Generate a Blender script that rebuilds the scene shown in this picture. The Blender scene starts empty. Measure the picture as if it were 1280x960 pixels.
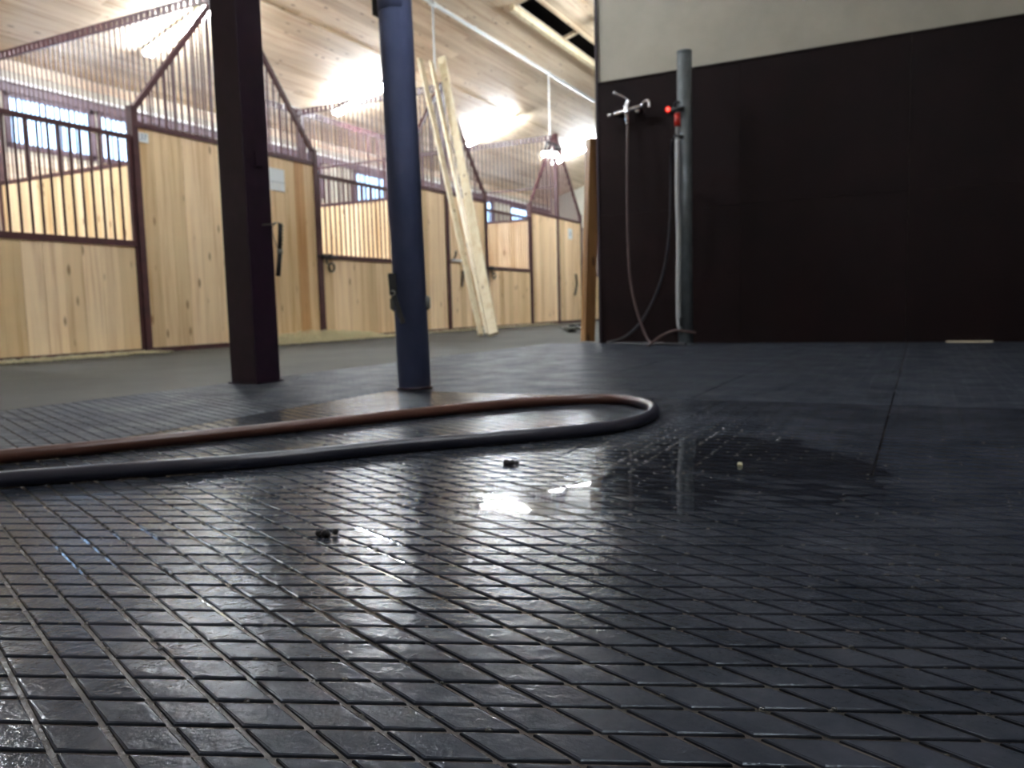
import bpy, bmesh, math, random
from mathutils import Vector, Matrix, noise
random.seed(7)
scn = bpy.context.scene
col = scn.collection

# ------------------------------------------------------------------ camera
cd = bpy.data.cameras.new('camera')
cam = bpy.data.objects.new('camera', cd)
col.objects.link(cam)
f, px, py = 993.0, 640.0, 480.0
def cdir(u, v): return Vector((u - px, -(v - py), -f))
vy = cdir(1150, 372).normalized()
vx = -cdir(-1305, 436); vx = (vx - vx.dot(vy) * vy).normalized()
vz = vx.cross(vy)
cam.matrix_world = Matrix.Translation((0, 0, .36)) @ Matrix((vx, vy, vz)).to_4x4()
cd.sensor_width = 36; cd.lens = f / 1280 * 36
cd.clip_start = .02; cd.clip_end = 200
cd.dof.use_dof = True; cd.dof.focus_distance = .62; cd.dof.aperture_fstop = 11
scn.camera = cam

# ------------------------------------------------------------------ world, exposure
w = bpy.data.worlds.new('world'); scn.world = w; w.use_nodes = True
bg = w.node_tree.nodes['Background']
bg.inputs[0].default_value = (.42, .66, 1, 1); bg.inputs[1].default_value = .85
vs = scn.view_settings
vs.view_transform = 'Standard'; vs.look = 'None'; vs.gamma = 1; vs.exposure = 3.2
vs.use_curve_mapping = False
LAMP = 17.0          # fluorescent tubes

# ------------------------------------------------------------------ materials
def mat(name, base=(.5, .5, .5), rough=.5, metal=0, emit=None, es=0):
    m = bpy.data.materials.new(name); m.use_nodes = True
    b = m.node_tree.nodes['Principled BSDF']
    b.inputs['Base Color'].default_value = (*base, 1)
    b.inputs['Roughness'].default_value = rough
    b.inputs['Metallic'].default_value = metal
    if emit:
        b.inputs['Emission Color'].default_value = (*emit, 1)
        b.inputs['Emission Strength'].default_value = es
    return m
def nd(m, t, **k):
    n = m.node_tree.nodes.new(t)
    for a, v in k.items():
        if a in n.inputs: n.inputs[a].default_value = v
        else: setattr(n, a, v)
    return n
def lk(m, a, b): m.node_tree.links.new(a, b)
def ramp(m, src, stops):
    r = nd(m, 'ShaderNodeValToRGB'); e = r.color_ramp.elements
    e[0].position, e[0].color = stops[0][0], (*stops[0][1], 1)
    e[1].position, e[1].color = stops[-1][0], (*stops[-1][1], 1)
    for p, c in stops[1:-1]:
        x = e.new(p); x.color = (*c, 1)
    lk(m, src, r.inputs[0]); return r
def mapping(m, scale, coord='Object'):
    tc = nd(m, 'ShaderNodeTexCoord'); mp = nd(m, 'ShaderNodeMapping')
    mp.inputs['Scale'].default_value = scale
    lk(m, tc.outputs[coord], mp.inputs[0]); return mp
def noise_t(m, vec, scale, detail=3, rough=.5):
    n = nd(m, 'ShaderNodeTexNoise'); n.inputs['Scale'].default_value = scale
    n.inputs['Detail'].default_value = detail; n.inputs['Roughness'].default_value = rough
    if vec: lk(m, vec, n.inputs['Vector'])
    return n
def bump(m, src, strength, dist=.01):
    b = nd(m, 'ShaderNodeBump'); b.inputs['Strength'].default_value = strength
    b.inputs['Distance'].default_value = dist
    lk(m, src, b.inputs['Height'])
    lk(m, b.outputs[0], m.node_tree.nodes['Principled BSDF'].inputs['Normal'])
def P(m): return m.node_tree.nodes['Principled BSDF']

def wood(name, light, dark, axis=2, rough=.5, knots=True, tint=.25):
    """sawn pine: grain along axis, a shade of its own per plank, knots"""
    m = mat(name, light, rough)
    geo = nd(m, 'ShaderNodeNewGeometry'); oi = nd(m, 'ShaderNodeObjectInfo')
    off = nd(m, 'ShaderNodeVectorMath', operation='SCALE'); off.inputs[0].default_value = (37, 91, 53)
    lk(m, oi.outputs['Random'], off.inputs['Scale'])
    add = nd(m, 'ShaderNodeVectorMath', operation='ADD')
    lk(m, geo.outputs['Position'], add.inputs[0]); lk(m, off.outputs[0], add.inputs[1])
    mp = nd(m, 'ShaderNodeMapping'); s = [15, 15, 15]; s[axis] = .7
    mp.inputs['Scale'].default_value = s; lk(m, add.outputs[0], mp.inputs[0])
    n = noise_t(m, mp.outputs[0], 1, 4, .6)
    r = ramp(m, n.outputs['Fac'], [(.33, dark), (.52, light), (.8, tuple(min(1, c * 1.08) for c in light))])
    hs = nd(m, 'ShaderNodeHueSaturation')
    mr = nd(m, 'ShaderNodeMapRange'); mr.inputs['To Min'].default_value = 1 - tint; mr.inputs['To Max'].default_value = 1.08
    lk(m, oi.outputs['Random'], mr.inputs['Value']); lk(m, mr.outputs[0], hs.inputs['Value'])
    ms = nd(m, 'ShaderNodeMapRange'); ms.inputs['To Min'].default_value = 1.15; ms.inputs['To Max'].default_value = .9
    lk(m, oi.outputs['Random'], ms.inputs['Value']); lk(m, ms.outputs[0], hs.inputs['Saturation'])
    lk(m, r.outputs[0], hs.inputs['Color'])
    out = hs.outputs[0]
    if knots:
        mp2 = nd(m, 'ShaderNodeMapping'); s = [7, 7, 7]; s[axis] = 2.4
        mp2.inputs['Scale'].default_value = s; lk(m, add.outputs[0], mp2.inputs[0])
        v = nd(m, 'ShaderNodeTexVoronoi'); v.inputs['Scale'].default_value = 1
        lk(m, mp2.outputs[0], v.inputs['Vector'])
        kr = ramp(m, v.outputs['Distance'], [(.07, (1, 1, 1)), (.16, (0, 0, 0))])
        mx = nd(m, 'ShaderNodeMix', data_type='RGBA'); lk(m, kr.outputs[0], mx.inputs['Factor'])
        lk(m, out, mx.inputs['A']); mx.inputs['B'].default_value = (dark[0] * .5, dark[1] * .42, dark[2] * .36, 1)
        out = mx.outputs['Result']
    lk(m, out, P(m).inputs['Base Color'])
    bump(m, n.outputs['Fac'], .15, .004)
    return m

M = {}
M['pine'] = wood('pine_planks', (.90, .68, .43), (.72, .48, .27), 2)
M['pine_red'] = wood('reddish_pine', (.62, .36, .17), (.48, .25, .10), 2)
M['ceil'] = wood('ceiling_pine', (.86, .72, .54), (.68, .50, .33), 1, knots=True, tint=.22)
M['wallpine'] = wood('back_wall_pine', (.74, .60, .46), (.58, .40, .28), 1, tint=.15)
M['newboard'] = wood('fresh_sawn_board', (.86, .76, .56), (.74, .60, .38), 2, tint=.1)
M['brownbeam'] = wood('stained_timber', (.30, .15, .05), (.17, .08, .03), 2, .45)
M['red'] = mat('dark_red_painted_steel', (.080, .022, .026), .42)
n = noise_t(M['red'], mapping(M['red'], (1, 1, 1)).outputs[0], 9, 4)
r = ramp(M['red'], n.outputs['Fac'], [(.3, (.055, .022, .028)), (.7, (.095, .036, .038))])
lk(M['red'], r.outputs[0], P(M['red']).inputs['Base Color'])
M['col1'] = mat('maroon_column_paint', (.028, .010, .014), .45)
n = noise_t(M['col1'], mapping(M['col1'], (1, 1, 1)).outputs[0], 12, 4)
r = ramp(M['col1'], n.outputs['Fac'], [(.3, (.013, .005, .014)), (.7, (.024, .009, .022))])
lk(M['col1'], r.outputs[0], P(M['col1']).inputs['Base Color'])
M['col2'] = mat('blue_grey_column_paint', (.045, .052, .085), .5)
n = noise_t(M['col2'], mapping(M['col2'], (1, 1, .5)).outputs[0], 10, 4)
r = ramp(M['col2'], n.outputs['Fac'], [(.3, (.15, .185, .36)), (.7, (.21, .25, .46))])
lk(M['col2'], r.outputs[0], P(M['col2']).inputs['Base Color'])
M['plaster'] = mat('cream_plaster', (.62, .57, .46), .85)
n = noise_t(M['plaster'], mapping(M['plaster'], (1, 1, 1)).outputs[0], 3, 6, .65)
r = ramp(M['plaster'], n.outputs['Fac'], [(.3, (.43, .405, .335)), (.7, (.505, .475, .40))])
lk(M['plaster'], r.outputs[0], P(M['plaster']).inputs['Base Color'])
bump(M['plaster'], n.outputs['Fac'], .25, .01)
M['maroon'] = mat('maroon_wall_paint', (.012, .0045, .005), .6)
P(M['maroon']).inputs['Specular IOR Level'].default_value = .18
n = noise_t(M['maroon'], mapping(M['maroon'], (1, 1, 1)).outputs[0], 2.5, 5, .6)
r = ramp(M['maroon'], n.outputs['Fac'], [(.3, (.0065, .0022, .0028)), (.7, (.0120, .0036, .0044))])
lk(M['maroon'], r.outputs[0], P(M['maroon']).inputs['Base Color'])
bump(M['maroon'], n.outputs['Fac'], .2, .006)
M['trimdark'] = mat('dark_corner_trim', (.05, .035, .045), .5)

def concrete():
    m = mat('swept_concrete', (.3, .28, .25), .8); P(m).inputs['Specular IOR Level'].default_value = .25
    mp = mapping(m, (1, 1, 1))
    n = noise_t(m, mp.outputs[0], 1.3, 8, .62)
    r = ramp(m, n.outputs['Fac'], [(.3, (.046, .044, .037)), (.55, (.068, .064, .054)), (.75, (.086, .082, .070))])
    lk(m, r.outputs[0], P(m).inputs['Base Color'])
    n2 = noise_t(m, mp.outputs[0], 22, 6, .7)
    bump(m, n2.outputs['Fac'], .3, .004)
    return m
M['concrete'] = concrete()

def rubber(name, c0, c1, r0, r1, bs):
    m = mat(name, c0, .3); P(m).inputs['Specular IOR Level'].default_value = .11; P(m).inputs['Specular Tint'].default_value = (.78, .90, 1, 1)
    geo = nd(m, 'ShaderNodeNewGeometry')
    n = noise_t(m, geo.outputs['Position'], 5.5, 6, .65)
    r = ramp(m, n.outputs['Fac'], [(.32, c0), (.7, c1)])
    lk(m, r.outputs[0], P(m).inputs['Base Color'])
    n3 = noise_t(m, geo.outputs['Position'], 4.5, 6, .7)
    mr = nd(m, 'ShaderNodeMapRange'); mr.inputs['From Min'].default_value = .35; mr.inputs['From Max'].default_value = .65
    mr.inputs['To Min'].default_value = r0; mr.inputs['To Max'].default_value = r1
    lk(m, n3.outputs['Fac'], mr.inputs['Value']); lk(m, mr.outputs[0], P(m).inputs['Roughness'])
    n2 = noise_t(m, geo.outputs['Position'], 95, 4, .6)
    n4 = noise_t(m, geo.outputs['Position'], 17, 2, .5)
    ad = nd(m, 'ShaderNodeMath', operation='MULTIPLY_ADD'); ad.inputs[1].default_value = 2.0
    lk(m, n4.outputs['Fac'], ad.inputs[0]); lk(m, n2.outputs['Fac'], ad.inputs[2])
    bump(m, ad.outputs[0], bs, .0016)
    return m
M['rubber'] = rubber('wet_black_rubber', (.017, .021, .031), (.052, .057, .074), .09, .25, .6)
M['rubber_damp'] = rubber('damp_black_rubber', (.022, .026, .036), (.056, .062, .078), .32, .55, .8)
P(M['rubber_damp']).inputs['Specular IOR Level'].default_value = .06
M['groove'] = rubber('dirty_wet_groove', (.034, .030, .031), (.12, .10, .088), .12, .34, .8)
M['hose'] = mat('black_rubber_hose', (.02, .021, .035), .38)
m = M['hose']
mp = mapping(m, (1, 1, 1)); sx = nd(m, 'ShaderNodeSeparateXYZ'); lk(m, mp.outputs[0], sx.inputs[0])
# hose colour runs from reddish brown on the far strand to dark navy
ma = nd(m, 'ShaderNodeMath', operation='MULTIPLY_ADD'); ma.inputs[1].default_value = .86
lk(m, sx.outputs['X'], ma.inputs[0]); 
mneg = nd(m, 'ShaderNodeMath', operation='MULTIPLY'); mneg.inputs[1].default_value = -.52
lk(m, sx.outputs['Y'], mneg.inputs[0]); lk(m, mneg.outputs[0], ma.inputs[2])
n = noise_t(m, mp.outputs[0], 9, 4)
m2 = nd(m, 'ShaderNodeMath', operation='MULTIPLY_ADD'); m2.inputs[1].default_value = .14
lk(m, n.outputs['Fac'], m2.inputs[0]); lk(m, ma.outputs[0], m2.inputs[2])
mr = nd(m, 'ShaderNodeMapRange'); mr.inputs['From Min'].default_value = -2.22; mr.inputs['From Max'].default_value = -2.02
lk(m, m2.outputs[0], mr.inputs['Value'])
r = ramp(m, mr.outputs[0], [(0, (.085, .032, .022)), (1, (.018, .019, .034))])
lk(m, r.outputs[0], P(m).inputs['Base Color'])
M['thinhose'] = mat('pinkish_grey_hose', (.11, .07, .066), .5)
M['blackhose'] = mat('thin_black_hose', (.02, .02, .028), .4)
M['black'] = mat('black_webbing', (.010, .010, .012), .6)
M['whiteplastic'] = mat('white_plastic', (.72, .74, .74), .45)
M['paper'] = mat('white_paper', (.74, .78, .80), .7)
M['ink'] = mat('blue_grey_ink', (.20, .25, .33), .7)
M['chrome'] = mat('chrome', (.75, .75, .78), .14, 1)
M['steel'] = mat('galvanised_pipe', (.17, .20, .22), .42, .35)
n = noise_t(M['steel'], mapping(M['steel'], (1, 1, .6)).outputs[0], 14, 4)
r = ramp(M['steel'], n.outputs['Fac'], [(.3, (.12, .14, .155)), (.7, (.21, .235, .25))])
lk(M['steel'], r.outputs[0], P(M['steel']).inputs['Base Color'])
M['greyhose'] = mat('pale_grey_hose', (.42, .43, .44), .45)
M['greyknob'] = mat('weathered_grey_metal', (.20, .20, .18), .5, .3)
M['darkmetal'] = mat('dark_latch_metal', (.03, .027, .03), .4, .5)
M['redplastic'] = mat('red_plastic', (.55, .03, .02), .3)
M['straw'] = mat('pale_straw', (.80, .74, .52), .8)
M['tube'] = mat('fluorescent_tube', (1, 1, 1), .4, emit=(.86, .93, 1), es=LAMP*2.2)
M['tube_mid'] = mat('aisle_fluorescent_tube', (1, 1, 1), .4, emit=(.86, .93, 1), es=LAMP*1.15)
M['tube_dim'] = mat('dim_fluorescent_tube', (1, 1, 1), .4, emit=(.86, .93, 1), es=LAMP*.62)  # weaker emission, used by the wash bay lamp
M['bulb'] = mat('glowing_bulb', (1, 1, 1), .4, emit=(.95, .97, 1), es=3)
M['led'] = mat('red_indicator_light', (.5, .02, .02), .4, emit=(1, .06, .04), es=.55)
M['lampbody'] = mat('white_lamp_housing', (.75, .75, .75), .5)
M['pipewhite'] = mat('white_water_pipe', (.78, .80, .80), .35)
M['framewin'] = mat('purple_brown_window_frame', (.10, .06, .085), .5)
M['sill'] = mat('white_window_ledge', (.75, .74, .75), .5)
M['slot'] = mat('bare_dark_boarding', (.012, .010, .012), .8)
def glassy(name, col_, rough, ior=1.33, fac=.0):
    m = bpy.data.materials.new(name); m.use_nodes = True
    nt = m.node_tree; nt.nodes.remove(nt.nodes['Principled BSDF'])
    o = nt.nodes['Material Output']
    fr = nd(m, 'ShaderNodeFresnel'); fr.inputs['IOR'].default_value = ior
    t = nd(m, 'ShaderNodeBsdfTransparent'); t.inputs[0].default_value = (*col_, 1)
    g = nd(m, 'ShaderNodeBsdfGlossy'); g.inputs['Roughness'].default_value = rough
    mx = nd(m, 'ShaderNodeMixShader')
    ge = nd(m, 'ShaderNodeNewGeometry'); iv = nd(m, 'ShaderNodeMath', operation='SUBTRACT'); iv.inputs[0].default_value = 1
    lk(m, ge.outputs['Backfacing'], iv.inputs[1])
    ml = nd(m, 'ShaderNodeMath', operation='MULTIPLY'); lk(m, fr.outputs[0], ml.inputs[0]); lk(m, iv.outputs[0], ml.inputs[1])
    lk(m, ml.outputs[0], mx.inputs[0]); lk(m, t.outputs[0], mx.inputs[1]); lk(m, g.outputs[0], mx.inputs[2])
    lk(m, mx.outputs[0], o.inputs[0])
    return m, g, fr
M['pane'], _, _ = glassy('window_pane', (.93, .97, 1), .05, 1.45)
M['water'], g, fr = glassy('standing_water', (.72, .74, .76), .035, 1.33)
m = M['water']; geo = nd(m, 'ShaderNodeNewGeometry')
n = noise_t(m, geo.outputs['Position'], 14, 3)
b = nd(m, 'ShaderNodeBump'); b.inputs['Strength'].default_value = .10; b.inputs['Distance'].default_value = .002
lk(m, n.outputs['Fac'], b.inputs['Height']); lk(m, b.outputs[0], g.inputs['Normal']); lk(m, b.outputs[0], fr.inputs['Normal'])

M['bead'], _, _ = glassy('water_bead', (.6, .62, .65), .22, 1.9)  # raised index and soft gloss widen the added glints

# ------------------------------------------------------------------ mesh helpers
class MB:
    def __init__(s): s.v = []; s.f = []; s.sm = []
    def box(s, x0, x1, y0, y1, z0, z1):
        b = len(s.v)
        s.v += [(x0,y0,z0),(x1,y0,z0),(x1,y1,z0),(x0,y1,z0),(x0,y0,z1),(x1,y0,z1),(x1,y1,z1),(x0,y1,z1)]
        for q in ((3,2,1,0),(4,5,6,7),(0,1,5,4),(1,2,6,5),(2,3,7,6),(3,0,4,7)):
            s.f.append([b+i for i in q]); s.sm.append(False)
        return s
    def beam(s, a, c, wx, wy, up=(1,0,0)):
        """square bar between two points"""
        a, c = Vector(a), Vector(c); d = (c-a).normalized(); u = Vector(up)
        u = (u - u.dot(d)*d).normalized(); v = d.cross(u); b = len(s.v)
        for p in (a, c):
            for i, j in ((-1,-1),(1,-1),(1,1),(-1,1)):
                s.v.append(tuple(p + u*i*wx/2 + v*j*wy/2))
        for q in ((3,2,1,0),(4,5,6,7),(0,1,5,4),(1,2,6,5),(2,3,7,6),(3,0,4,7)):
            s.f.append([b+i for i in q]); s.sm.append(False)
        return s
    def tube(s, pts, r, n=10, cap=True, smooth=True):
        pts = [Vector(p) for p in pts]; b0 = len(s.v); N = len(pts)
        rr = r if isinstance(r, (list, tuple)) else [r]*N
        t0 = (pts[1]-pts[0]).normalized()
        u = t0.orthogonal().normalized()
        for i, p in enumerate(pts):
            t = (pts[min(i+1, N-1)] - pts[max(i-1, 0)]).normalized()
            u = (u - u.dot(t)*t).normalized(); v = t.cross(u)
            for k in range(n):
                a = 2*math.pi*k/n
                s.v.append(tuple(p + (u*math.cos(a)+v*math.sin(a))*rr[i]))
        for i in range(N-1):
            for k in range(n):
                a = b0+i*n+k; c = b0+i*n+(k+1) % n
                s.f.append([a, c, c+n, a+n]); s.sm.append(smooth)
        if cap:
            s.f.append([b0+k for k in range(n)][::-1]); s.sm.append(False)
            s.f.append([b0+(N-1)*n+k for k in range(n)]); s.sm.append(False)
        return s
    def torus(s, c, R, r, axis='X', n=20, k=8):
        pts = []
        for i in range(n+1):
            a = 2*math.pi*i/n
            q = {'X': (0, math.cos(a)*R, math.sin(a)*R), 'Y': (math.cos(a)*R, 0, math.sin(a)*R), 'Z': (math.cos(a)*R, math.sin(a)*R, 0)}[axis]
            pts.append(Vector(c)+Vector(q))
        return s.tube(pts, r, k, cap=False)
    def ball(s, c, r, n=12):
        b = len(s.v); c = Vector(c); m = n//2
        for i in range(m+1):
            t = math.pi*i/m
            for k in range(n):
                a = 2*math.pi*k/n
                s.v.append(tuple(c+Vector((math.sin(t)*math.cos(a), math.sin(t)*math.sin(a), math.cos(t)))*r))
        for i in range(m):
            for k in range(n):
                a = b+i*n+k; d = b+i*n+(k+1) % n
                s.f.append([a, a+n, d+n, d]); s.sm.append(True)
        return s
    def mesh(s, name, m):
        me = bpy.data.meshes.new(name); me.from_pydata(s.v, [], s.f); me.update()
        me.polygons.foreach_set('use_smooth', s.sm)
        me.materials.append(m); return me
    def build(s, name, m, parent=None, bevel=0):
        o = bpy.data.objects.new(name, s.mesh(name, m)); col.objects.link(o)
        if parent: o.parent = parent
        if bevel:
            bv = o.modifiers.new('bevel', 'BEVEL'); bv.width = bevel; bv.segments = 2; bv.limit_method = 'ANGLE'
        return o
def box(*a): return MB().box(*a)
def inst(name, me, loc, parent=None, rot=None):
    o = bpy.data.objects.new(name, me); col.objects.link(o); o.location = loc
    if rot: o.rotation_euler = rot
    if parent: o.parent = parent
    return o
def tag(o, label, cat, group=None, kind=None):
    o['label'] = label; o['category'] = cat
    if group: o['group'] = group
    if kind: o['kind'] = kind
    return o
def empty(name, loc=(0,0,0)):
    o = bpy.data.objects.new(name, None); col.objects.link(o); o.location = loc; o.empty_display_size = .1
    return o
def thing(name, loc, label, cat, group=None):
    return tag(empty(name, loc), label, cat, group)
def struct(o): o['kind'] = 'structure'; return o
def smooth_path(pts, n=8):
    pts = [Vector(p) for p in pts]; out = []
    for i in range(len(pts)-1):
        p0, p1, p2, p3 = pts[max(i-1,0)], pts[i], pts[i+1], pts[min(i+2,len(pts)-1)]
        for k in range(n):
            t = k/n
            out.append(.5*((2*p1)+(p2-p0)*t+(2*p0-5*p1+4*p2-p3)*t*t+(3*p1-p0-3*p2+p3)*t**3))
    out.append(pts[-1]); return out
def child_shift(root):
    """children are modelled in world coordinates; keep them there"""
    for c in root.children: c.location = c.location - root.location

XF = -7.10                      # plane of the stall fronts
XB = -11.70                     # back wall
RID, ZR, S = -5.6, 5.93, .30    # ridge of the ceiling
def zc(x): return ZR - S*abs(x-RID)
WY = 7.25                       # face of the wash-bay wall
WX = -2.74                      # its free end

# ------------------------------------------------------------------ shell
struct(box(XB-.3, 4.2, -4.2, 26.2, -.30, -.012).build('floor', M['concrete']))
floor = bpy.data.objects['floor']
aisle = box(XB, -3.30, -4, 26, -.012, 0).build('concrete_slab', M['concrete'], floor)
box(-3.30, 4, 7.25, 26, -.012, 0).build('concrete_slab', M['concrete'], floor)
# rear (stall side) wall with window openings
wins = [(7.20, 8.45), (8.65, 9.90), (11.15, 12.40), (12.60, 13.85), (15.10, 16.35), (16.55, 17.80), (19.05, 20.30), (20.50, 21.75), (23.0, 24.25)]
ZW0, ZW1 = 2.93, 3.59
wall = struct(empty('wall_left', (XB, 11, 0)))
def wpart(y0, y1, z0, z1): 
    o = box(XB-.05, XB, y0, y1, z0, z1).build('wall_section', M['plaster'], wall); o.location = -wall.location
wpart(-4, 26, 0, ZW0); wpart(-4, 26, ZW1, 4.25)
ys = [-4]+[v for p in wins for v in p]+[26]
for i in range(0, len(ys), 2): wpart(ys[i], ys[i+1], ZW0, ZW1)
# horizontal cladding boards on the rear wall, above and below the windows
z = .02
while z < 4.06:
    z1 = z+.145
    if z1 < ZW0-.05 or z > ZW1+.20:
        o = box(XB, XB+.018, -4, 26, z, z1-.004).build('cladding_board', M['wallpine'], wall); o.location = -wall.location
    z = z1
o = box(XB, XB+.05, -4, 26, ZW1+.04, ZW1+.17).build('lintel', M['framewin'], wall); o.location = -wall.location
o = box(XB, XB+.09, 6.6, 26, ZW1+.17, ZW1+.21).build('ledge', M['sill'], wall); o.location = -wall.location
for i, (a, b_) in enumerate(wins):
    wd = struct(empty('window_%d' % (i+1), (XB, (a+b_)/2, ZW0)))
    fr_ = MB(); xa, xb = XB-.055, XB+.022
    fr_.box(xa, xb, a-.07, a, ZW0-.06, ZW1+.04).box(xa, xb, b_, b_+.07, ZW0-.06, ZW1+.04)
    fr_.box(xa, xb, a-.07, b_+.07, ZW0-.08, ZW0).box(xa, xb, a-.07, b_+.07, ZW1-.02, ZW1+.04)
    fr_.box(XB-.04, XB-.01, a, b_, (ZW0+ZW1)/2+.09, (ZW0+ZW1)/2+.11)
    fo = fr_.build('window_frame', M['framewin'], wd)
    pn = box(XB-.035, XB-.029, a, b_, ZW0, ZW1).build('pane', M['pane'], wd)
    bm_ = MB().tube([(0,0,ZW0),(0,0,ZW1)], .008, 6).mesh('window_bar', M['framewin'])
    k = a+.10
    while k < b_-.03:
        inst('window_bar', bm_, (XB-.012, k, 0), wd); k += .115
    child_shift(wd)
# other outer walls
for nm, a in (('wall_far', (XB-.2, 4, 26, 26.2, 0, 6.2)), ('wall_near', (XB-.2, 4, -4.2, -4, 0, 6.2)), ('wall_right', (4, 4.2, -4.2, 26.2, 0, 4.2))):
    struct(box(*a).build(nm, M['plaster']))
# wash-bay wall: cream plaster above, maroon panels below
wb = struct(empty('wall_wash_bay', (0, WY, 0)))
zt = 2.43
mb = MB(); b0 = 0
o = MB()
o.v = [(WX, WY+.02, 0), (4, WY+.02, 0), (4, WY+.02, zc(4)), (WX, WY+.02, zc(WX)), (WX, WY+.2, 0), (4, WY+.2, 0), (4, WY+.2, zc(4)), (WX, WY+.2, zc(WX))]
o.f = [[0,1,2,3],[7,6,5,4],[0,3,7,4],[1,5,6,2],[3,2,6,7],[0,4,5,1]]; o.sm = [False]*6
wo = o.build('plaster_wall', M['plaster'], wb)
xs = [WX, -1.42, -.10, 1.22, 2.54, 4]
for r_ in range(2):
    for i in range(len(xs)-1):
        z0, z1 = (0, 1.215) if r_ == 0 else (1.215, 2.43)
        box(xs[i]+(.0006 if i else 0), xs[i+1]-.0006, WY, WY+.02, z0+.0006, z1-.0006).build('maroon_panel', M['maroon'], wb)
box(WX-.02, WX+.0, WY-.01, WY+.21, 0, 5.0).build('corner_trim', M['trimdark'], wb)
box(WX, 4, WY-.006, WY+.02, zt, zt+.018).build('top_trim', M['maroon'], wb)
child_shift(wb)
# side wall continuing behind the wash bay (right hand side of the aisle starts at its end)
# ceiling: two slopes of long boards
ce = struct(empty('ceiling', (RID, 11, ZR)))
def slope_box(x0, x1, y0, y1, t0, t1, name, m, par):
    o = MB()
    o.v = [(x0,y0,zc(x0)+t0),(x1,y0,zc(x1)+t0),(x1,y1,zc(x1)+t0),(x0,y1,zc(x0)+t0),(x0,y0,zc(x0)+t1),(x1,y0,zc(x1)+t1),(x1,y1,zc(x1)+t1),(x0,y1,zc(x0)+t1)]
    o.f = [[3,2,1,0],[4,5,6,7],[0,1,5,4],[1,2,6,5],[2,3,7,6],[3,0,4,7]]; o.sm = [False]*6
    return o.build(name, m, par)
slot = (-6.46, -6.12, 13.1, 17.9)       # dark opening in the boarding
slope_box(XB-.2, RID, -4.2, 26.2, .26, .34, 'roof_deck', M['slot'], ce)
slope_box(RID, 4.2, -4.2, 26.2, .26, .34, 'roof_deck', M['slot'], ce)
bw = .17
def run(x0, x1):
    ya = -4.2 - random.random()*4
    while ya < 26.2:
        yb = ya + 6.0
        s0, s1 = max(ya, -4.2), min(yb, 26.2)
        segs = [(s0, s1)]
        if x0 > slot[0]-.05 and x1 < slot[1]+.05:
            segs = []
            if s0 < slot[2]: segs.append((s0, min(s1, slot[2])))
            if s1 > slot[3]: segs.append((max(s0, slot[3]), s1))
        for a, b_ in segs:
            if b_-a > .01:
                slope_box(x0+.002, x1-.002, a, b_-.003, 0, .022, 'ceiling_board', M['ceil'], ce)
        ya = yb
x = XB
while x < RID-.01:
    run(x, min(x+bw, RID)); x += bw
x = RID
while x < 4:
    run(x, min(x+bw, 4)); x += bw
slope_box(-6.54, -6.46, 13.0, 18, -.09, .0, 'edge_beam', M['newboard'], ce)
slope_box(-6.12, -6.06, 13.0, 18, -.03, .0, 'edge_beam', M['ceil'], ce)
for yy in (13.0, 15.15, 17.3):
    slope_box(-6.47, -6.11, yy, yy+.12, .0, .05, 'cross_batten', M['ceil'], ce)
slope_box(-8.9, -8.75, -4, 26, -.012, .0, 'cover_strip', M['ceil'], ce)
child_shift(ce)

# ------------------------------------------------------------------ fluorescent lamps
def lamp(xc, yc, label, L=1.5, tube='tube', drop=0):
    zc0 = zc(xc)-.11-drop
    t = thing('fluorescent_lamp', (xc, yc, zc0), label, 'lamp', 'fluorescent ceiling lamps')
    sgn = 1 if xc < RID else -1
    a = math.atan(S)*sgn
    def seg(dx, dz): return (dx*math.cos(a)-dz*math.sin(a), dx*math.sin(a)+dz*math.cos(a))
    h = L/2
    for dy in (-.05, .05):
        p, q = seg(-h, 0), seg(h, 0)
        MB().tube([(p[0], dy, p[1]), (q[0], dy, q[1])], .034, 12).build('tube', M[tube], t)
    p, q = seg(-h-.03, .045), seg(h+.03, .045)
    MB().beam((p[0],0,p[1]), (q[0],0,q[1]), .16, .035, (0,1,0)).build('housing', M['lampbody'], t)
    for e in (-h-.02, h+.02):
        p, q = seg(e-.012, .01), seg(e+.012, .01)
        MB().beam((p[0],0,p[1]), (q[0],0,q[1]), .15, .07, (0,1,0)).build('end_cap', M['lampbody'], t)
    for e in ((-h*.6, h*.6) if drop else ()):
        p, q = seg(e, .05), seg(e, .10)
        MB().tube([(p[0], 0, p[1]), (p[0], 0, zc(xc+p[0])-zc0)], .006, 6).build('rod', M['lampbody'], t)
    p, q = seg(0, .05), seg(0, .13)
    MB().beam((p[0],0,p[1]), (q[0],0,q[1]), .06, .06, (0,1,0)).build('bracket', M['lampbody'], t)
lamp(-9.80, 8.65, 'long fluorescent lamp over the nearest stall, left of the maroon column')
lamp(-9.80, 13.05, 'glaring fluorescent lamp over the second stall, left of the blue-grey column')
lamp(-9.45, 17.65, 'glaring fluorescent lamp just right of the leaning pale boards')
lamp(-9.00, 21.95, 'farthest fluorescent lamp, beside the wash bay wall')
lamp(-9.80, 4.2, 'fluorescent lamp over the stall nearest the viewer, outside the left edge')
lamp(-4.4, 15.0, 'fluorescent lamp over the right-hand row, hidden by the wash bay wall')
lamp(-4.6, 5.2, 'fluorescent lamp high above the aisle, over the two columns', tube='tube_mid')
lamp(.1, 1.2, 'fluorescent lamp high over the wash bay mats, nearest the viewer', tube='tube_dim')

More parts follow.
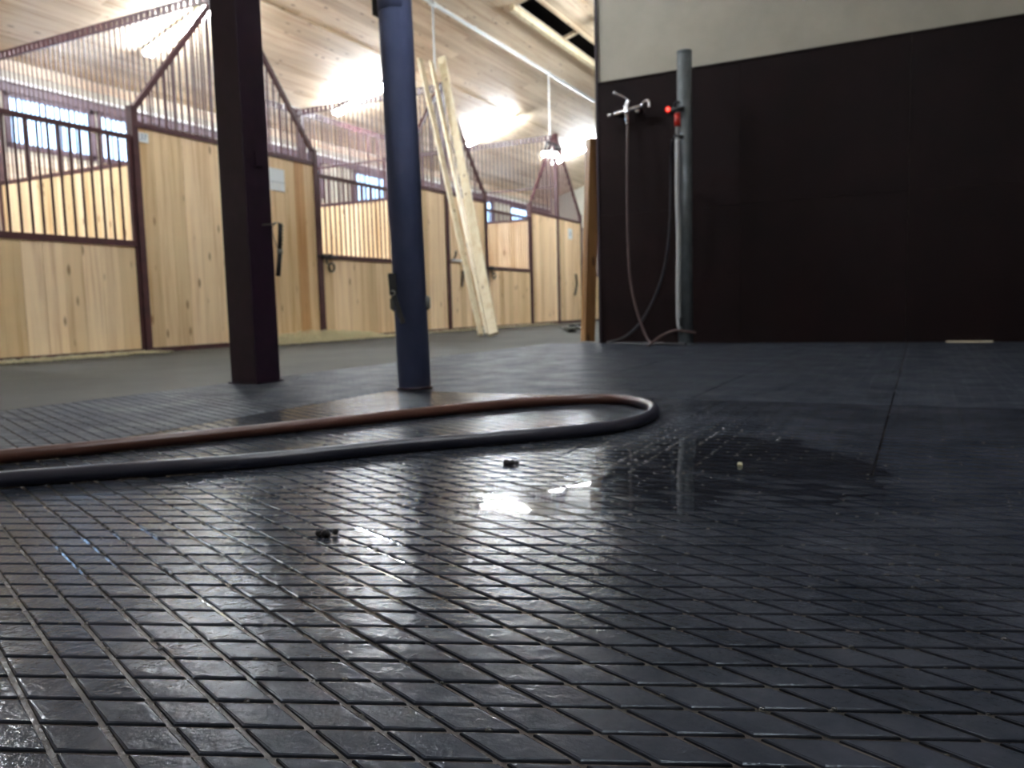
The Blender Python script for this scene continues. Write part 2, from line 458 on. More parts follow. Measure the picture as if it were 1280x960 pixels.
# ------------------------------------------------------------------ stall fronts
bar_cache = {}
def bar_mesh(z0, z1, r=.0125, rail=False):
    k = (round(z0,3), round(z1,3), r)
    if k not in bar_cache:
        bar_cache[k] = MB().tube([(0,0,z0),(0,0,z1)], r, 6, cap=False).mesh('bar', M['red'])
    return bar_cache[k]
def plank(par, x0, x1, y0, y1, z0, z1, along='Y', m=None):
    o = MB()
    if along == 'Y':
        o.box(x0, x1, y0+.0015, y1-.0015, z0, z1).box(x0+.008, x1-.008, y1-.002, y1+.002, z0+.002, z1-.002)
    else:
        o.box(x0+.0015, x1-.0015, y0, y1, z0, z1).box(x1-.002, x1+.002, y0+.008, y1-.008, z0+.002, z1-.002)
    return o.build('plank', m or M['pine'], par)
def fill_planks(par, x, y0, y1, z0, z1, wd=.185, special=None):
    n_ = max(1, round((y1-y0)/wd)); dy = (y1-y0)/n_
    for i in range(n_):
        a = y0+i*dy; mm = None
        if special and special[0] < a+dy/2 < special[1]: mm = M['pine_red']
        jitter = random.uniform(-.002, .002)
        plank(par, x-.014+jitter, x+.014+jitter, a, a+dy, z0, z1, m=mm)
ZP, ZM, ZD, ZPOST, ZA = 2.28, 1.11, 2.19, 2.46, 4.06
def stall_panel(yc, label, special=None):
    y0, y1 = yc-1.35, yc+1.35
    t = thing('stall_front_panel', (XF, yc, 0), label, 'stall panel', 'fixed plank panels of the stall row')
    for y in (y0, y1):
        MB().box(XF-.035, XF+.035, y-.035, y+.035, 0, ZPOST).box(XF-.04, XF+.04, y-.04, y+.04, ZPOST, ZPOST+.02).build('post', M['red'], t)
    MB().box(XF-.04, XF+.04, yc-.04, yc+.04, 0, ZA+.03).build('post', M['red'], t)
    for a, b_ in ((y0+.035, yc-.04), (yc+.04, y1-.035)):
        box(XF-.025, XF+.025, a, b_, .0, .05).build('bottom_rail', M['red'], t)
        box(XF-.025, XF+.025, a, b_, ZP, ZP+.05).build('top_rail', M['red'], t)
        fill_planks(t, XF, a, b_, .05, ZP, special=special)
    # sloping rails rise to the centre post
    def zs(y):
        u = abs(y-yc)/1.35
        return ZPOST-.02 + (ZA-ZPOST+.02)*(1-u)
    for s in (-1, 1):
        pts = [(XF, yc+s*1.32, zs(yc+1.32)), (XF, yc+s*.04, ZA)]
        MB().beam(pts[0], pts[1], .05, .05).build('sloping_rail', M['red'], t)
    k = y0+.125
    while k < y1-.05:
        if abs(k-yc) > .06:
            MB().tube([(XF, k, ZP+.05), (XF, k, zs(k)-.02)], .0115, 6, cap=False).build('bar', M['red'], t)
        k += .1
    child_shift(t); return t
def stall_door(y0, y1, label, planked_bars=False):
    t = thing('stall_door', (XF, (y0+y1)/2, 0), label, 'stall door', 'barred plank doors of the stall row')
    a, b_ = y0+.045, y1-.045
    x = XF
    f_ = MB()
    f_.box(x-.02, x+.02, a, a+.035, .03, ZD).box(x-.02, x+.02, b_-.035, b_, .03, ZD)
    f_.box(x-.02, x+.02, a, b_, .0, .045).box(x-.025, x+.025, a, b_, ZM-.03, ZM+.03).box(x-.022, x+.022, a, b_, ZD-.045, ZD)
    f_.build('frame', M['red'], t)
    fill_planks(t, x, a+.035, b_-.035, .045, ZM-.03, .185)
    bm_ = bar_mesh(ZM+.03, ZD-.04)
    n_ = round((b_-a-.07)/.1)
    for i in range(1, n_):
        inst('bar', bm_, (x, a+.035+(b_-a-.07)*i/n_, 0), t)
    # bolt and ring at the latch side
    bolt = MB().tube([(x+.045, a-.11, ZM+.0), (x+.045, a+.30, ZM+.0)], .013, 8).tube([(x+.045, a+.07, ZM), (x+.045, a+.07, ZM-.06), (x+.06, a+.07, ZM-.10)], .011, 6).box(x+.022, x+.06, a+.10, a+.16, ZM-.035, ZM+.035).box(x+.022, x+.06, a+.005, a+.04, ZM-.035, ZM+.035).build('bolt', M['darkmetal'], t)
    MB().torus((x+.05, a+.16, ZM-.14), .055, .013, 'X').build('latch_ring', M['darkmetal'], bolt)
    child_shift(t); return t
stall_panel(2.35, 'stall front panel at the near end of the row, outside the left edge')
stall_panel(6.95, 'pine stall front panel behind the maroon column, with a white notice and peaked grille', (7.86, 8.0))
stall_panel(11.55, 'pine stall front panel right of the blue-grey column, pale boards leaning on it')
stall_panel(16.15, 'farthest pine stall front panel, near the brown timber by the wash bay wall')
stall_door(3.70, 5.60, 'barred stall door at the left edge, bright window seen through its bars')
stall_door(8.30, 10.20, 'barred stall door between the maroon column and the blue-grey column')
stall_door(12.90, 14.80, 'barred stall door right of the leaning pale boards, shaded planks behind its bars')
stall_door(17.50, 19.40, 'farthest barred stall door, next to the brown timber')

def partition(y, xe, label, mid):
    x1 = XF-.05
    t = thing('stall_partition', ((xe+x1)/2, y, 0), label, 'stall partition', 'barred partitions between the stalls')
    n_ = round((x1-xe)/.14); dx = (x1-xe)/n_
    for i in range(n_):
        plank(t, xe+i*dx, xe+(i+1)*dx, y-.014, y+.014, .05, ZP, 'X')
    box(xe, x1, y-.025, y+.025, 0, .05).build('bottom_rail', M['red'], t)
    box(xe, x1, y-.025, y+.025, ZP, ZP+.05).build('top_rail', M['red'], t)
    pr = MB().box(xe, x1, y-.015, y+.015, ZA-.005, ZA+.012).box(xe, x1, y-.015, y+.015, ZA-.095, ZA-.078)
    k = xe+.1
    while k < x1-.03: pr.box(k-.031, k+.031, y-.012, y+.012, ZA-.08, ZA-.003); k += .1
    pr.build('punched_rail', M['red'], t)
    if mid: box(xe, x1, y-.015, y+.015, 2.96, 2.99).build('middle_rail', M['red'], t)
    box(xe-.03, xe+.03, y-.03, y+.03, 0, ZA+.02).build('post', M['red'], t)
    bm_ = bar_mesh(ZP+.05, ZA, .0105)
    k = xe+.1
    while k < x1-.03:
        inst('bar', bm_, (k, y, 0), t); k += .1
    child_shift(t)
partition(6.95, -11.62, 'barred stall partition running back from behind the maroon column, at the upper left', False)
partition(11.55, -10.14, 'barred stall partition seen left of the blue-grey column, under the second lamp', True)
partition(16.15, -11.62, 'barred stall partition right of the leaning pale boards, under the third lamp', True)
# grille at the back of the second and third stalls
def rear_grille(y0, y1, label):
    x = -10.14
    t = thing('rear_grille', (x, (y0+y1)/2, 0), label, 'grille', 'barred grilles at the back of the stalls')
    n_ = round((y1-y0)/.14); dy = (y1-y0)/n_
    for i in range(n_): plank(t, x-.014, x+.014, y0+i*dy, y0+(i+1)*dy, .05, 2.1)
    box(x-.02, x+.02, y0, y1, 2.1, 2.15).build('top_rail', M['red'], t)
    pr = MB().box(x-.015, x+.015, y0, y1, ZA-.005, ZA+.012).box(x-.015, x+.015, y0, y1, ZA-.095, ZA-.078)
    k = y0+.1
    while k < y1-.04: pr.box(x-.012, x+.012, k-.031, k+.031, ZA-.08, ZA-.003); k += .1
    pr.build('punched_rail', M['red'], t)
    for yy in (y0, y1): box(x-.025, x+.025, yy-.025, yy+.025, 0, ZA+.02).build('post', M['red'], t)
    bm_ = bar_mesh(2.15, ZA, .0105); k = y0+.1
    while k < y1-.04: inst('bar', bm_, (x, k, 0), t); k += .1
    child_shift(t)
rear_grille(10.1, 11.48, 'barred grille behind the second stall, between the maroon column and the second lamp')
rear_grille(11.62, 15.2, 'long barred grille behind the third stall, seen through the second partition')

# right-hand row: the end of its first stall faces the viewer beyond the wash bay wall
Y0, X0, X1 = 11.9, -4.14, 0.4
t = thing('stall_end_partition', (X0, Y0, 0), 'stall end with planks and tall bars behind the brown timber', 'stall partition')
box(X0-.035, X0+.035, Y0-.035, Y0+.035, 0, 3.1).build('post', M['red'], t)
nx = 33; dx = (X1-X0-.035)/nx
for i in range(nx): plank(t, X0+.035+i*dx, X0+.035+(i+1)*dx, Y0-.014, Y0+.014, .05, 1.17, 'X')
for z0 in (0, 1.17, 2.18, 3.0): box(X0+.035, X1, Y0-.02, Y0+.02, z0, z0+.05).build('rail', M['red'], t)
bm_ = bar_mesh(1.22, 3.0, .009)
for i in range(1, 45): inst('bar', bm_, (X0+.035+i*.1, Y0, 0), t)
child_shift(t)
tr = thing('saddle_shelf', (X0+.05, Y0-.12, 1.2), 'small dark shelf with a hanging bridle on the stall end by the brown timber', 'shelf')
box(-.14, .16, -.12, .05, 0, .025).build('board', M['darkmetal'], tr)
MB().tube(smooth_path([(.03,-.03,0),(.0,-.05,-.12),(.04,-.06,-.24),(.10,-.05,-.14),(.08,-.03,0)]), .016, 8).build('bridle', M['black'], tr)

# ------------------------------------------------------------------ fittings on the stall row
t = thing('number_plate', (XF+.018, 5.70, 2.19), 'small white number plate at the top left of the nearest plank panel', 'sign')
box(0, .004, -.055, .06, -.05, .045).build('plate', M['paper'], t)
tx = bpy.data.curves.new('number', 'FONT'); tx.body = '37'; tx.size = .085; tx.extrude = .0006; tx.align_x = 'CENTER'; tx.align_y = 'CENTER'
to = bpy.data.objects.new('number', tx); col.objects.link(to)
dg = bpy.context.evaluated_depsgraph_get()
me = bpy.data.meshes.new_from_object(to.evaluated_get(dg)); bpy.data.objects.remove(to)
me.materials.append(M['ink'])
inst('number', me, (.0055, .0, 0), t, (math.pi/2, 0, math.pi/2))
t = thing('paper_notice', (XF+.018, 7.555, 2.01), 'white paper notice pinned to the plank panel right of the maroon column', 'notice')
box(0, .004, -.165, .165, -.135, .135).build('sheet', M['paper'], t)
for i, yy in enumerate((-.1, -.02, .06)):
    box(.004, .006, yy-.033, yy+.033, -.125, -.03).build('pocket', M['whiteplastic'], t)
box(.004, .0075, -.165, .165, -.032, -.026).build('fold', M['ink'], t)

t = thing('tack_hook', (XF+.018, 11.66, 1.20), 'white hook rack with a dark latch on the plank panel behind the leaning boards', 'hook')
box(0, .02, -.02, .36, -.02, .02).build('backplate', M['whiteplastic'], t)
MB().tube([(.02,.04,.02),(.05,.05,.07),(.05,.08,.15)], .016, 8).build('lever', M['darkmetal'], t)
MB().tube(smooth_path([(.02,.30,-.01),(.05,.31,-.05),(.03,.30,-.10)]), .010, 8).build('hook', M['darkmetal'], t)
t = thing('hanging_strap', (XF+.02, 11.97, .98), 'short black strap hanging on the plank panel behind the leaning boards', 'strap')
MB().tube(smooth_path([(.01,.03,.05),(.02,.025,-.02),(.02,.0,-.12),(.03,-.04,-.22)]), .020, 6).build('webbing', M['black'], t)
t = thing('hanging_lead_rope', (XF+.04, 17.0, 1.05), 'dark lead rope hanging at the far stall panel near the brown timber', 'rope')
MB().tube(smooth_path([(.0,.10,.05),(.02,.10,-.15),(.02,.04,-.30),(.03,-.05,-.42)]), .022, 6).build('rope', M['black'], t)
t = thing('notice_card', (XF+.018, 16.85, 2.0), 'small white card on the far stall panel near the brown timber', 'notice')
box(0, .004, -.12, .12, -.12, .12).build('card', M['paper'], t)
box(.004, .006, -.03, .03, -.05, .05).build('printed_mark', M['ink'], t)

# four-bulb bracket lamp on the far centre post
t = thing('bracket_lamp', (XF+.05, 16.15, 3.78), 'dark bracket lamp with small round glowing bulbs on the far stall post', 'lamp')
MB().box(-.02, .05, -.05, .05, -.06, .06).tube([(.05,0,0),(.09,-.45,.02),(.10,-.72,.0),(.10,-.90,-.22)], .024, 6).tube([(.09,-.40,.02),(.10,-.62,.0),(.10,-.66,-.18)], .02, 6).tube([(.09,-.30,.02),(.10,-.34,-.14)], .02, 6).tube([(.05,0,0),(.12,.25,.0),(.12,.30,-.12)], .02, 6).build('bracket', M['darkmetal'], t)
for p in ((.10,-.90,-.28), (.10,-.66,-.24), (.10,-.34,-.20), (.12,.12,-.18)):
    MB().ball(p, .062, 12).build('bulb', M['bulb'], t)

# water pipe along the row with drops to the centre posts
t = thing('water_pipe', (XF-.1, 11, 5.3), 'white water pipe running under the sloping ceiling above the stall fronts', 'pipe')
zp = zc(XF-.13)-.06
MB().tube([(XF-.13, -3.9, zp), (XF-.13, 25.9, zp)], .035, 12).build('main_pipe', M['pipewhite'], t)
for y in (2.35, 6.95, 11.55, 16.15, 20.75):
    zb = ZA+.03
    MB().tube([(XF-.13, y+.02, zp), (XF-.13, y+.02, zb-2.2 if y > 16 else zb-.9)], .018, 8).build('drop_pipe', M['pipewhite'], t)
    MB().tube([(XF-.13, y-.05, zp), (XF-.13, y+.09, zp)], .046, 12).build('joint', M['pipewhite'], t)
for y in range(-3, 26, 2):
    MB().box(XF-.15, XF-.11, y-.01, y+.01, zp, zc(XF-.13)).build('pipe_clip', M['pipewhite'], t)
child_shift(t)

# pale boards leaning on the row
def leaning_board(a, b_, wd, th, name, label, m, turn=0, group=None):
    a, b_ = Vector(a), Vector(b_); L = (b_-a).length
    o = box(-wd/2, wd/2, -th/2, th/2, 0, L).build(name, m, None, .004)
    d = (b_-a).normalized()
    w_ = (a+b_)/2-Vector((0, 0, .36)); xw = d.cross(w_).normalized()      # broad side square to the room
    o.rotation_euler = (Matrix((xw, d.cross(xw), d)).transposed() @ Matrix.Rotation(turn, 3, 'Z')).to_euler()
    o.location = a
    return tag(o, label, 'board', group)
GB = 'boards leaning on the stall row'
leaning_board((-5.07, 9.02, .03), (-7.00, 10.77, 4.26), .07, .04, 'leaning_board', 'pale sawn board leaning on the stall row, leftmost of the leaning boards', M['newboard'], .45, GB)
leaning_board((-5.05, 9.17, .03), (-7.00, 11.10, 4.30), .08, .035, 'leaning_board', 'shaded sawn board between the leftmost and rightmost of the leaning boards', M['newboard'], 1.0, GB)
leaning_board((-4.90, 9.05, .03), (-6.93, 11.30, 4.40), .125, .045, 'leaning_board', 'brightest sawn board with a knot, rightmost of the leaning boards', M['newboard'], -.25, GB)
leaning_board((-2.87, 7.22, .02), (-2.825, 7.32, 1.95), .11, .09, 'brown_timber', 'brown stained timber leaning against the end of the wash bay wall', M['brownbeam'], .5)

# ------------------------------------------------------------------ columns
t = thing('square_column', (-3.175, 3.165, 0), 'dark maroon square steel column standing at the edge of the mats', 'column')
MB().box(-.090,.090,-.090,.090,0,zc(-3.16)-.0).build('shaft', M['col1'], t, .006)
box(-.10,.10,-.10,.10,0,.008).build('base_plate', M['col1'], t)
MB().box(.085,.105,-.02,.03,1.13,1.20).build('lug', M['col1'], t)
t = thing('grooming_brush', (-2.985, 3.17, .80), 'black slim brush with a grey band hanging on the right side of the maroon column', 'brush')
MB().tube([(.016,.02,.03),(.004,.02,-.10)], .011, 8).build('handle', M['black'], t)
MB().tube([(.004,.02,-.10),(.002,.02,-.125)], .014, 8).build('band', M['greyknob'], t)
MB().tube([(.002,.02,-.125),(-.018,.02,-.24)], .012, 8).build('lower_handle', M['black'], t)
MB().tube(smooth_path([(.016,.02,.03),(-.01,.02,.035),(-.04,.02,.01),(-.03,.02,-.05),(.0,.02,-.11)]), .0022, 6).build('wire_loop', M['greyknob'], t)
MB().tube([(-.105,.01,.03),(-.03,.02,.03),(-.02,.02,.038)], .004, 6).build('hook', M['greyknob'], t)
for i in range(6):
    MB().beam((.018-i*.002,.02,.015-i*.018), (.034-i*.002,.02,.013-i*.018), .006, .004).build('bristle_tuft', M['black'], t)

t = thing('round_column', (-2.08, 3.06, 0), 'blue-grey round steel column on the wet mats', 'column')
t.rotation_euler = Matrix.Rotation(-.0145, 3, Vector((-.455, .89, 0))).to_euler(); R2 = .075
MB().tube([(0,0,0),(0,0,zc(-2.08)-.01)], R2, 32).build('shaft', M['col2'], t)
MB().tube([(0,0,0),(0,0,.012)], .084, 32).build('base_flange', M['col1'], t)
for sg, lb in ((-1, 'grey eye bolt on the left side of the blue-grey column, over the black strap'), (1, 'grey eye bolt on the right side of the blue-grey column')):
    t = thing('eye_bolt', (-2.086+sg*.076*.89, 3.057+sg*.076*.455, .395), lb, 'bolt')
    MB().tube([(-sg*.008, 0, -.034), (0, 0, -.020), (0, 0, .020), (-sg*.008, 0, .034)], [.007,.017,.017,.007], 12).build('eye', M['greyknob'], t)
    MB().tube([(-sg*.02*.89, -sg*.02*.455, 0), (0, 0, 0)], .008, 8).build('shank', M['greyknob'], t)
t = thing('tether_strap', (-2.098, 2.975, .52), 'black tether strap hanging on the left side of the blue-grey column', 'strap')
MB().beam((-.012,-.02,.01), (-.004,-.024,-.085), .034, .012, (.89,.455,0)).build('webbing', M['black'], t)
MB().beam((-.004,-.024,-.085), (.045,-.028,-.215), .024, .010, (.89,.455,0)).build('strap_tail', M['black'], t)
MB().torus((-.004,-.03,-.08), .012, .004, 'Y').build('buckle', M['greyknob'], t)
t = thing('cable_clamp', (-2.104, 3.048, 1.70), 'black clamp round the top of the blue-grey column at the upper edge', 'clamp')
MB().tube([(0,0,-.02),(0,0,.09)], R2+.0015, 28).build('band', M['col2'], t)
MB().box(-.10,-.07,-.03,.02,-.02,.08).build('lug', M['black'], t)

# ------------------------------------------------------------------ standpipe, mixer and hoses on the wash bay wall
SX, SY = -1.83, 6.93
t = thing('standpipe', (SX, SY, 0), 'grey round standpipe in front of the maroon wash bay wall', 'pipe')
MB().tube([(0,0,0),(0,0,2.49)], .062, 28).build('pipe', M['steel'], t)
MB().tube([(0,0,0),(0,0,.012)], .10, 28).build('base_flange', M['steel'], t)
MB().tube([(0,0,2.48),(0,0,2.50)], .064, 28).build('cap', M['steel'], t)
t = thing('valve', (SX-.045, SY-.05, 1.92), 'red-handled valve with black couplings on the left side of the standpipe', 'valve')
MB().tube([(0,0,.10),(0,0,-.16)], .020, 12).build('body', M['greyhose'], t)
MB().tube([(0,-.01,.06),(0,-.01,-.05)], .026, 12).build('red_sleeve', M['redplastic'], t)
MB().tube([(-.05,-.02,.09),(.06,-.02,.09)], .020, 10).build('coupling', M['black'], t)
MB().tube([(-.03,0,-.12),(.05,0,-.15)], .022, 10).build('coupling', M['black'], t)
MB().torus((.0,.0,.12), .035, .010, 'Y').build('ring', M['darkmetal'], t)
t = thing('grey_hose', (SX-.038, SY-.07, 0), 'pale grey hose running straight down the left side of the standpipe', 'hose')
MB().tube(smooth_path([(-.005,0,1.76),(-.008,0,1.3),(.0,0,.9),(-.006,0,.5),(-.004,0,.22),(.01,-.004,.14)]), .021, 10).build('tube', M['greyhose'], t)
box(.01,.03,-.03,-.01,.16,.24).build('clip', M['black'], t)
t = thing('brown_hose', (SX, SY-.07, 0), 'short pinkish brown hose curving from the standpipe foot to the floor', 'hose')
MB().tube(smooth_path([(.10,.02,.105),(.02,-.012,.12),(-.05,0,.13),(-.12,-.02,.115),(-.20,-.08,.07),(-.235,-.22,.016),(-.22,-.34,.014)]), .011, 8).build('tube', M['thinhose'], t)
t = thing('indicator_light', (-2.06, WY-.002, 2.11), 'small glowing red indicator light on the maroon wall beside the standpipe', 'light')
MB().tube([(0,0,0),(0,-.02,0)], .030, 16).build('housing', M['redplastic'], t)
MB().ball((0,-.022,0), .016, 12).build('lens', M['led'], t)

t = thing('shower_mixer', (-2.425, WY, 2.13), 'chrome shower mixer tap on the maroon wash bay wall', 'tap')
MB().tube([(-.13,-.075,-.01),(.15,-.075,.03)], .020, 12).build('body', M['chrome'], t)
MB().tube([(-.15,-.075,-.012),(-.185,-.075,-.018)], [.016,.024], 12).build('left_handle', M['chrome'], t)
MB().tube(smooth_path([(.13,-.075,.025),(.17,-.09,.06),(.21,-.10,.055),(.215,-.10,.0)]), .015, 10).build('right_handle', M['chrome'], t)
MB().tube(smooth_path([(0,-.085,-.09),(0,-.09,-.02),(0,-.085,.05),(.015,-.075,.09)]), [.020]*8+[.026]*8+[.024]*9, 12).build('diverter', M['chrome'], t)
MB().tube(smooth_path([(.01,-.085,.09),(-.02,-.11,.12),(-.09,-.15,.155)]), .009, 8).build('lever', M['chrome'], t)
MB().ball((-.095,-.15,.16), .016, 10).build('lever_knob', M['chrome'], t)
for sx_ in (-.09, .09): MB().tube([(sx_,0,0),(sx_,-.075,0)], [.032,.018], 14).build('wall_flange', M['chrome'], t)
MB().tube([(0,-.085,-.09),(0,-.085,-.125)], .015, 10).build('hose_nut', M['chrome'], t)
t = thing('shower_hose', (-2.42, 7.14, 0), 'thin brownish hose hanging from the chrome mixer down to the floor', 'hose')
MB().tube(smooth_path([(.0,.02,2.0),(.0,0,1.7),(-.005,0,1.3),(-.003,0,.95),(.01,0,.65),(.05,-.01,.42),(.12,-.03,.20),(.19,-.06,.06),(.25,-.10,.012),(.36,-.12,.012)]), .011, 8).build('tube', M['thinhose'], t)
t = thing('black_hose', (-2.0, 7.12, 0), 'thin black hose looping down from the standpipe valve to the left', 'hose')
MB().tube(smooth_path([(.06,-.18,1.78),(.0,-.02,1.62),(-.01,0,1.30),(-.03,0,.95),(-.08,0,.66),(-.17,0,.42),(-.30,0,.20),(-.46,-.01,.06),(-.62,-.02,.012),(-.30,-.18,.012),(.0,-.30,.014),(.22,-.36,.014)]), .011, 8).build('tube', M['blackhose'], t)
t = thing('wood_strip', (.35, 7.19, 0), 'thin pale wood strip lying at the foot of the maroon wall', 'strip')
box(-.16,.16,-.015,.015,0,.012).build('strip', M['newboard'], t)

# dark bundle of tack on the concrete
t = thing('tack_bundle', (-4.25, 10.2, 0), 'dark heap of straps lying on the concrete left of the brown timber', 'tack')
for i in range(9):
    pts = []
    cx, cy = random.uniform(-.10,.14), random.uniform(-.25,.35)
    for k in range(7):
        a = k*1.1+i
        pts.append((cx+math.cos(a)*random.uniform(.06,.15), cy+math.sin(a)*random.uniform(.08,.2), .02+random.random()*.10*(1-abs(cy))))
    MB().tube(smooth_path(pts, 5), .014, 6).build('strap', M['black'] if i % 3 else M['greyknob'], t)

# straw swept against the foot of the row
def straw(name, y0, y1, x0, x1, n_, hh, label):
    o = MB()
    for i in range(n_):
        y = random.uniform(y0, y1); u = random.random()**1.6; x = x0+(x1-x0)*u
        a = random.uniform(0, math.pi); L = random.uniform(.03, .09)
        zz = .004+random.random()*hh*(1-u)*(.4+.6*math.sin((y-y0)/(y1-y0)*math.pi))
        d = Vector((math.cos(a)*L, math.sin(a)*L, random.uniform(-.01,.02)))
        p = Vector((x, y, zz)); q = p+d; q.z = max(q.z, .004)
        mid = (p+q)/2+Vector((0,0,.008))
        o.tube([p, mid, q], .0035, 3, cap=False, smooth=False)
    ob = o.build(name, M['straw']); tag(ob, label, 'straw', None, 'stuff')
straw('straw', 6.95, 9.3, XF+.05, XF+.5, 3200, .14, 'pale straw heaped at the foot of the row right of the maroon column')
straw('straw', 3.6, 5.6, XF+.04, XF+.30, 1100, .015, 'thin line of straw under the stall door at the left edge')
straw('straw', 9.4, 15.5, XF+.04, XF+.25, 1100, .012, 'sparse straw along the foot of the row behind the leaning boards')

# ------------------------------------------------------------------ rubber mats with raised diamonds
TH = math.radians(22.4); SIDE = .063
DX, DY = SIDE*math.cos(TH), SIDE*math.sin(TH)       # half diagonals of a cell
GH = .0030                                            # relief height
def clip(poly, a, b_, c_):                            # keep a*x+b*y<=c
    out = []
    for i in range(len(poly)):
        p, q = poly[i], poly[(i+1) % len(poly)]
        fp, fq = a*p[0]+b_*p[1]-c_, a*q[0]+b_*q[1]-c_
        if fp <= 0: out.append(p)
        if (fp < 0 < fq) or (fq < 0 < fp):
            t_ = fp/(fp-fq); out.append((p[0]+(q[0]-p[0])*t_, p[1]+(q[1]-p[1])*t_))
    return out
def add_stud(o, poly, z0, z1, inset):
    cx = sum(p[0] for p in poly)/len(poly); cy = sum(p[1] for p in poly)/len(poly)
    n_ = len(poly); b = len(o.v)
    rings = ((0, z0), (inset*.25, z1-.0011), (inset, z1-.0001), (inset*2.1, z1)) if cy < 3.2 else ((0, z0), (inset, z1))
    for ins, z in rings:
        for p in poly:
            d = math.hypot(p[0]-cx, p[1]-cy) or 1; k = max(0, 1-ins/d*1.6)
            o.v.append((cx+(p[0]-cx)*k, cy+(p[1]-cy)*k, z))
    for r_ in range(len(rings)-1):
        for i in range(n_):
            j = (i+1) % n_; c_ = b+r_*n_
            o.f.append([c_+i, c_+j, c_+n_+j, c_+n_+i]); o.sm.append(False)
    o.f.append([b+(len(rings)-1)*n_+i for i in range(n_)]); o.sm.append(False)
g = .0024                                             # half groove width
kx = 1-g/(SIDE*math.sin(2*TH)/2*1.0)                  # shrink factor of a cell
full = [(-DX*kx,0),(0,-DY*kx),(DX*kx,0),(0,DY*kx)]
so = MB(); add_stud(so, full, -GH, 0, .0018)
stud_me = so.mesh('raised_diamond', M['rubber'])
near = []
mats = []
for i in range(-1, 11):
    for j in range(-1, 8):
        x0 = -3.53+.69*i; x1 = x0+.69; y0 = .53+1.22*j-1.22; y1 = y0+1.22
        if j == 0 or (j == 1 and i in (4, 5)): continue
        if j == 1 and i == 3: x1 += 1.38
        if j == 1: y0 = -.7
        x0 = max(x0, -3.30); x1 = min(x1, 3.9); y0 = max(y0, -.7); y1 = min(y1, WY-.005)
        if x1-x0 < .1 or y1-y0 < .1: continue
        mats.append((x0, x1, y0, y1))
cells = {}
for mi, (x0, x1, y0, y1) in enumerate(mats):
    e = .0012
    mt = box(x0+e, x1-e, y0+e, y1-e, -.0119, -GH).build('rubber_mat', M['groove'], floor)
    dz = random.uniform(-.0008, .0012); mt.location.z = dz if dz > 0 else dz*.3
    st = MB()
    # rim
    i0, i1 = int(x0//DX)-1, int(x1//DX)+2; j0, j1 = int(y0//DY)-1, int(y1//DY)+2
    for a in range(i0, i1):
        for b_ in range(j0, j1):
            if (a+b_) % 2: continue
            cx, cy = a*DX, b_*DY
            if cx+DX < x0 or cx-DX > x1 or cy+DY < y0 or cy-DY > y1: continue
            inside = cx-DX*kx > x0+.002 and cx+DX*kx < x1-.002 and cy-DY*kx > y0+.002 and cy+DY*kx < y1-.002
            if inside:
                vis = cam.matrix_world.inverted() @ Vector((cx, cy, 0))
                dep = -vis.z; u = vis.x/dep*f if dep > .1 else 9e9; v = -vis.y/dep*f if dep > .1 else 9e9
                if abs(u) < 660 and 0 < v < 500:
                    near.append((dep, cx, cy, mi)); cells[(mi, a, b_)] = (cx, cy); continue
                add_stud(st, [(cx+p[0], cy+p[1]) for p in full], -GH, 0, .0018)
            else:
                poly = [(cx+p[0], cy+p[1]) for p in full]
                for cl in ((-1,0,-(x0+.002)), (1,0,x1-.002), (0,-1,-(y0+.002)), (0,1,y1-.002)):
                    poly = clip(poly, *cl)
                    if len(poly) < 3: break
                if len(poly) >= 3:
                    ar = abs(sum(poly[k][0]*poly[(k+1) % len(poly)][1]-poly[(k+1) % len(poly)][0]*poly[k][1] for k in range(len(poly))))/2
                    if ar > 1e-4: add_stud(st, poly, -GH, 0, .0012)
    mats[mi] = (mt, st)
near.sort()
for k, (dep, cx, cy, mi) in enumerate(near):
    mt, st = mats[mi]
    if k < 300: inst('raised_diamond', stud_me, (cx, cy, random.uniform(-.0003, .0004)), mt)
    else:
        z1 = random.uniform(-.0004, .0005)
        add_stud(st, [(cx+p[0], cy+p[1]) for p in full], -GH, z1, .0018)
for mt, st in mats:
    if st.v:
        damp = max(v_[1] for v_ in st.v) > 3.1 or min(v_[0] for v_ in st.v) < -2.3
        o = st.build('diamond_tread', M['rubber_damp' if damp else 'rubber'], mt); o['kind'] = 'stuff'
# hose water lying in the tread: the film dips under the diamonds and covers them in the hollow
wm = MB(); NX, NY = 230, 200
ax0, ax1, ay0, ay1 = -1.75, 1.5, .45, 3.6
def hump(x, y, cx, cy, rx, ry):
    d = ((x-cx)/rx)**2+((y-cy)/ry)**2
    return math.exp(-d*d)
for jj in range(NY+1):
    for ii in range(NX+1):
        x = ax0+(ax1-ax0)*ii/NX; y = ay0+(ay1-ay0)*jj/NY
        h_ = noise.noise((x*2.3, y*2.3, 1.7))*.0022+noise.noise((x*7, y*7, 5.1))*.0007-.0019
        h_ += .0036*hump(x, y, -.43, 1.72, .38, .58)+.0022*hump(x, y, -.75, 1.25, .28, .22)
        h_ -= .0020*hump(x, y, .35, 2.0, .34, .60)
        ed = min(x-ax0, ax1-x, y-ay0, ay1-y)
        h_ -= .004*max(0, 1-ed/.25)
        wm.v.append((x, y, min(h_, .0011)))
for jj in range(NY):
    for ii in range(NX):
        a = jj*(NX+1)+ii; wm.f.append([a, a+1, a+NX+2, a+NX+1]); wm.sm.append(True)
wo = wm.build('puddle', M['water']); tag(wo, 'shallow sheet of water lying in the tread of the wet rubber mats', 'water', None, 'stuff')

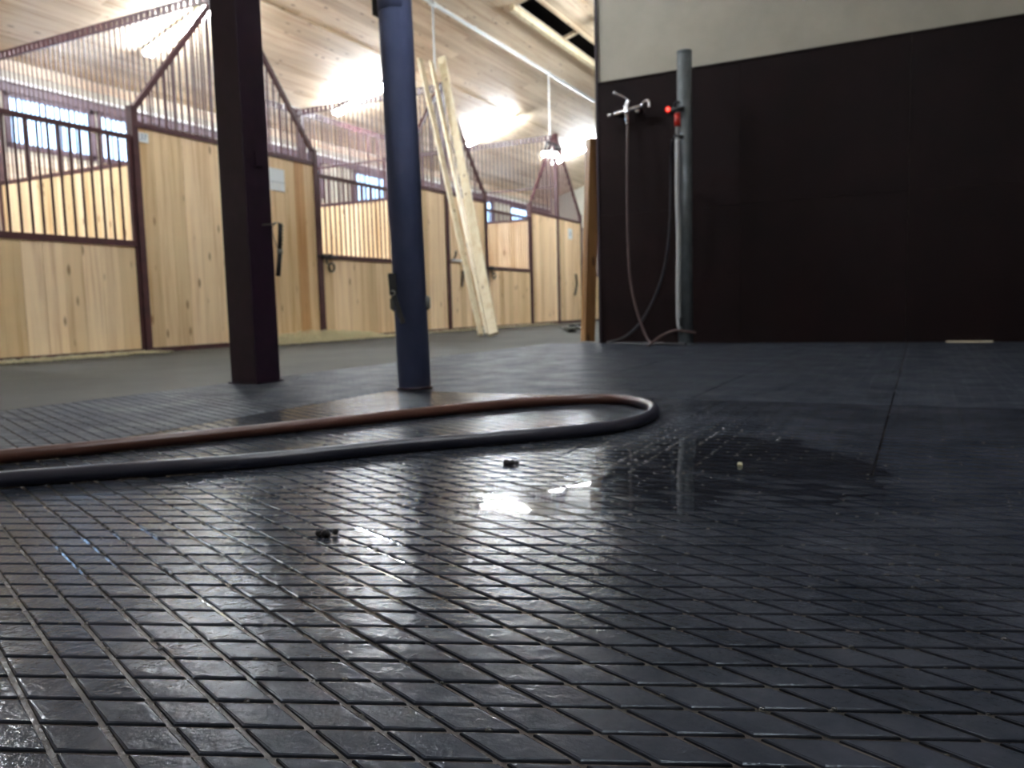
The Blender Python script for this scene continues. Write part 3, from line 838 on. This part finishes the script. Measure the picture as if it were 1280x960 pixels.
# beads of water added for glints at the corners and edges of the diamonds
wb_ = MB(); nb = 0
while nb < 3000:
    q = random.random()
    if q < .38: x, y = random.gauss(-.98, .22), random.gauss(1.35, .35)
    elif q < .62: x, y = random.gauss(.52, .20), random.gauss(1.35, .28)
    elif q < .80: x, y = random.gauss(-.62, .14), random.gauss(1.95, .25)
    else: x, y = random.uniform(-1.6, .9), random.uniform(.5, 2.4)
    if not (.42 < y < 2.7 and -1.9 < x < 1.3): continue
    a, b_ = round(x/DX), round(y/DY)
    if (a+b_) % 2: a += 1
    e_ = random.choice(((1, 0), (-1, 0), (.5, .5), (-.5, .5), (.5, -.5), (-.5, -.5)))
    cx, cy = (a+e_[0])*DX+random.gauss(0, .002), (b_+e_[1])*DY+random.gauss(0, .0015)
    r = random.uniform(.0018, .0038); b0 = len(wb_.v); lo = -.0006
    for i in range(4):
        t_ = math.pi/2*i/3.0
        for k in range(7):
            w_ = 2*math.pi*k/7
            wb_.v.append((cx+math.cos(w_)*math.cos(t_)*r*1.25, cy+math.sin(w_)*math.cos(t_)*r, lo+math.sin(t_)*r))
    for i in range(3):
        for k in range(7):
            c_ = b0+i*7+k; d_ = b0+i*7+(k+1) % 7
            wb_.f.append([c_, d_, d_+7, c_+7]); wb_.sm.append(True)
    nb += 1
tag(wb_.build('water_glint_beads', M['bead']), 'beads of water added to glint on the edges of the rubber diamonds', 'water', None, 'stuff')

# ------------------------------------------------------------------ big hose loop
hp = [(-2.95,.02),(-2.52,.56),(-2.073,1.178),(-1.876,1.498),(-1.649,1.9),(-1.375,2.40),(-1.176,2.65),(-.985,2.74),(-.825,2.62),(-.742,2.40),(-.745,2.17),(-.868,1.96),(-1.169,1.643),(-1.407,1.337),(-1.769,1.0),(-2.2,.52),(-2.55,.1)]
ho = MB().tube(smooth_path([(x, y, .0185) for x, y in hp], 10), .0185, 16).build('garden_hose', M['hose'])
tag(ho, 'thick hose lying in a long loop across the wet mats, one side reddish brown', 'hose')

# small debris on the wet mats
dm = M['straw']
t = tag(MB().ball((-.346, 1.762, .004), .006, 8).build('straw_crumb', dm), 'pale crumb lying alone in the dark puddle', 'debris')
for p, l in (((-.845, .98), 'dark dropping of mud on the mats at the lower left'), ((-.83, 1.60), 'dark mud clod on the bright reflection below the blue-grey column')):
    o = MB()
    for k in range(6): o.ball((p[0]+random.uniform(-.012,.012), p[1]+random.uniform(-.012,.012), .004+random.random()*.004), random.uniform(.004,.008), 8)
    tag(o.build('mud_clod', M['slot']), l, 'debris')
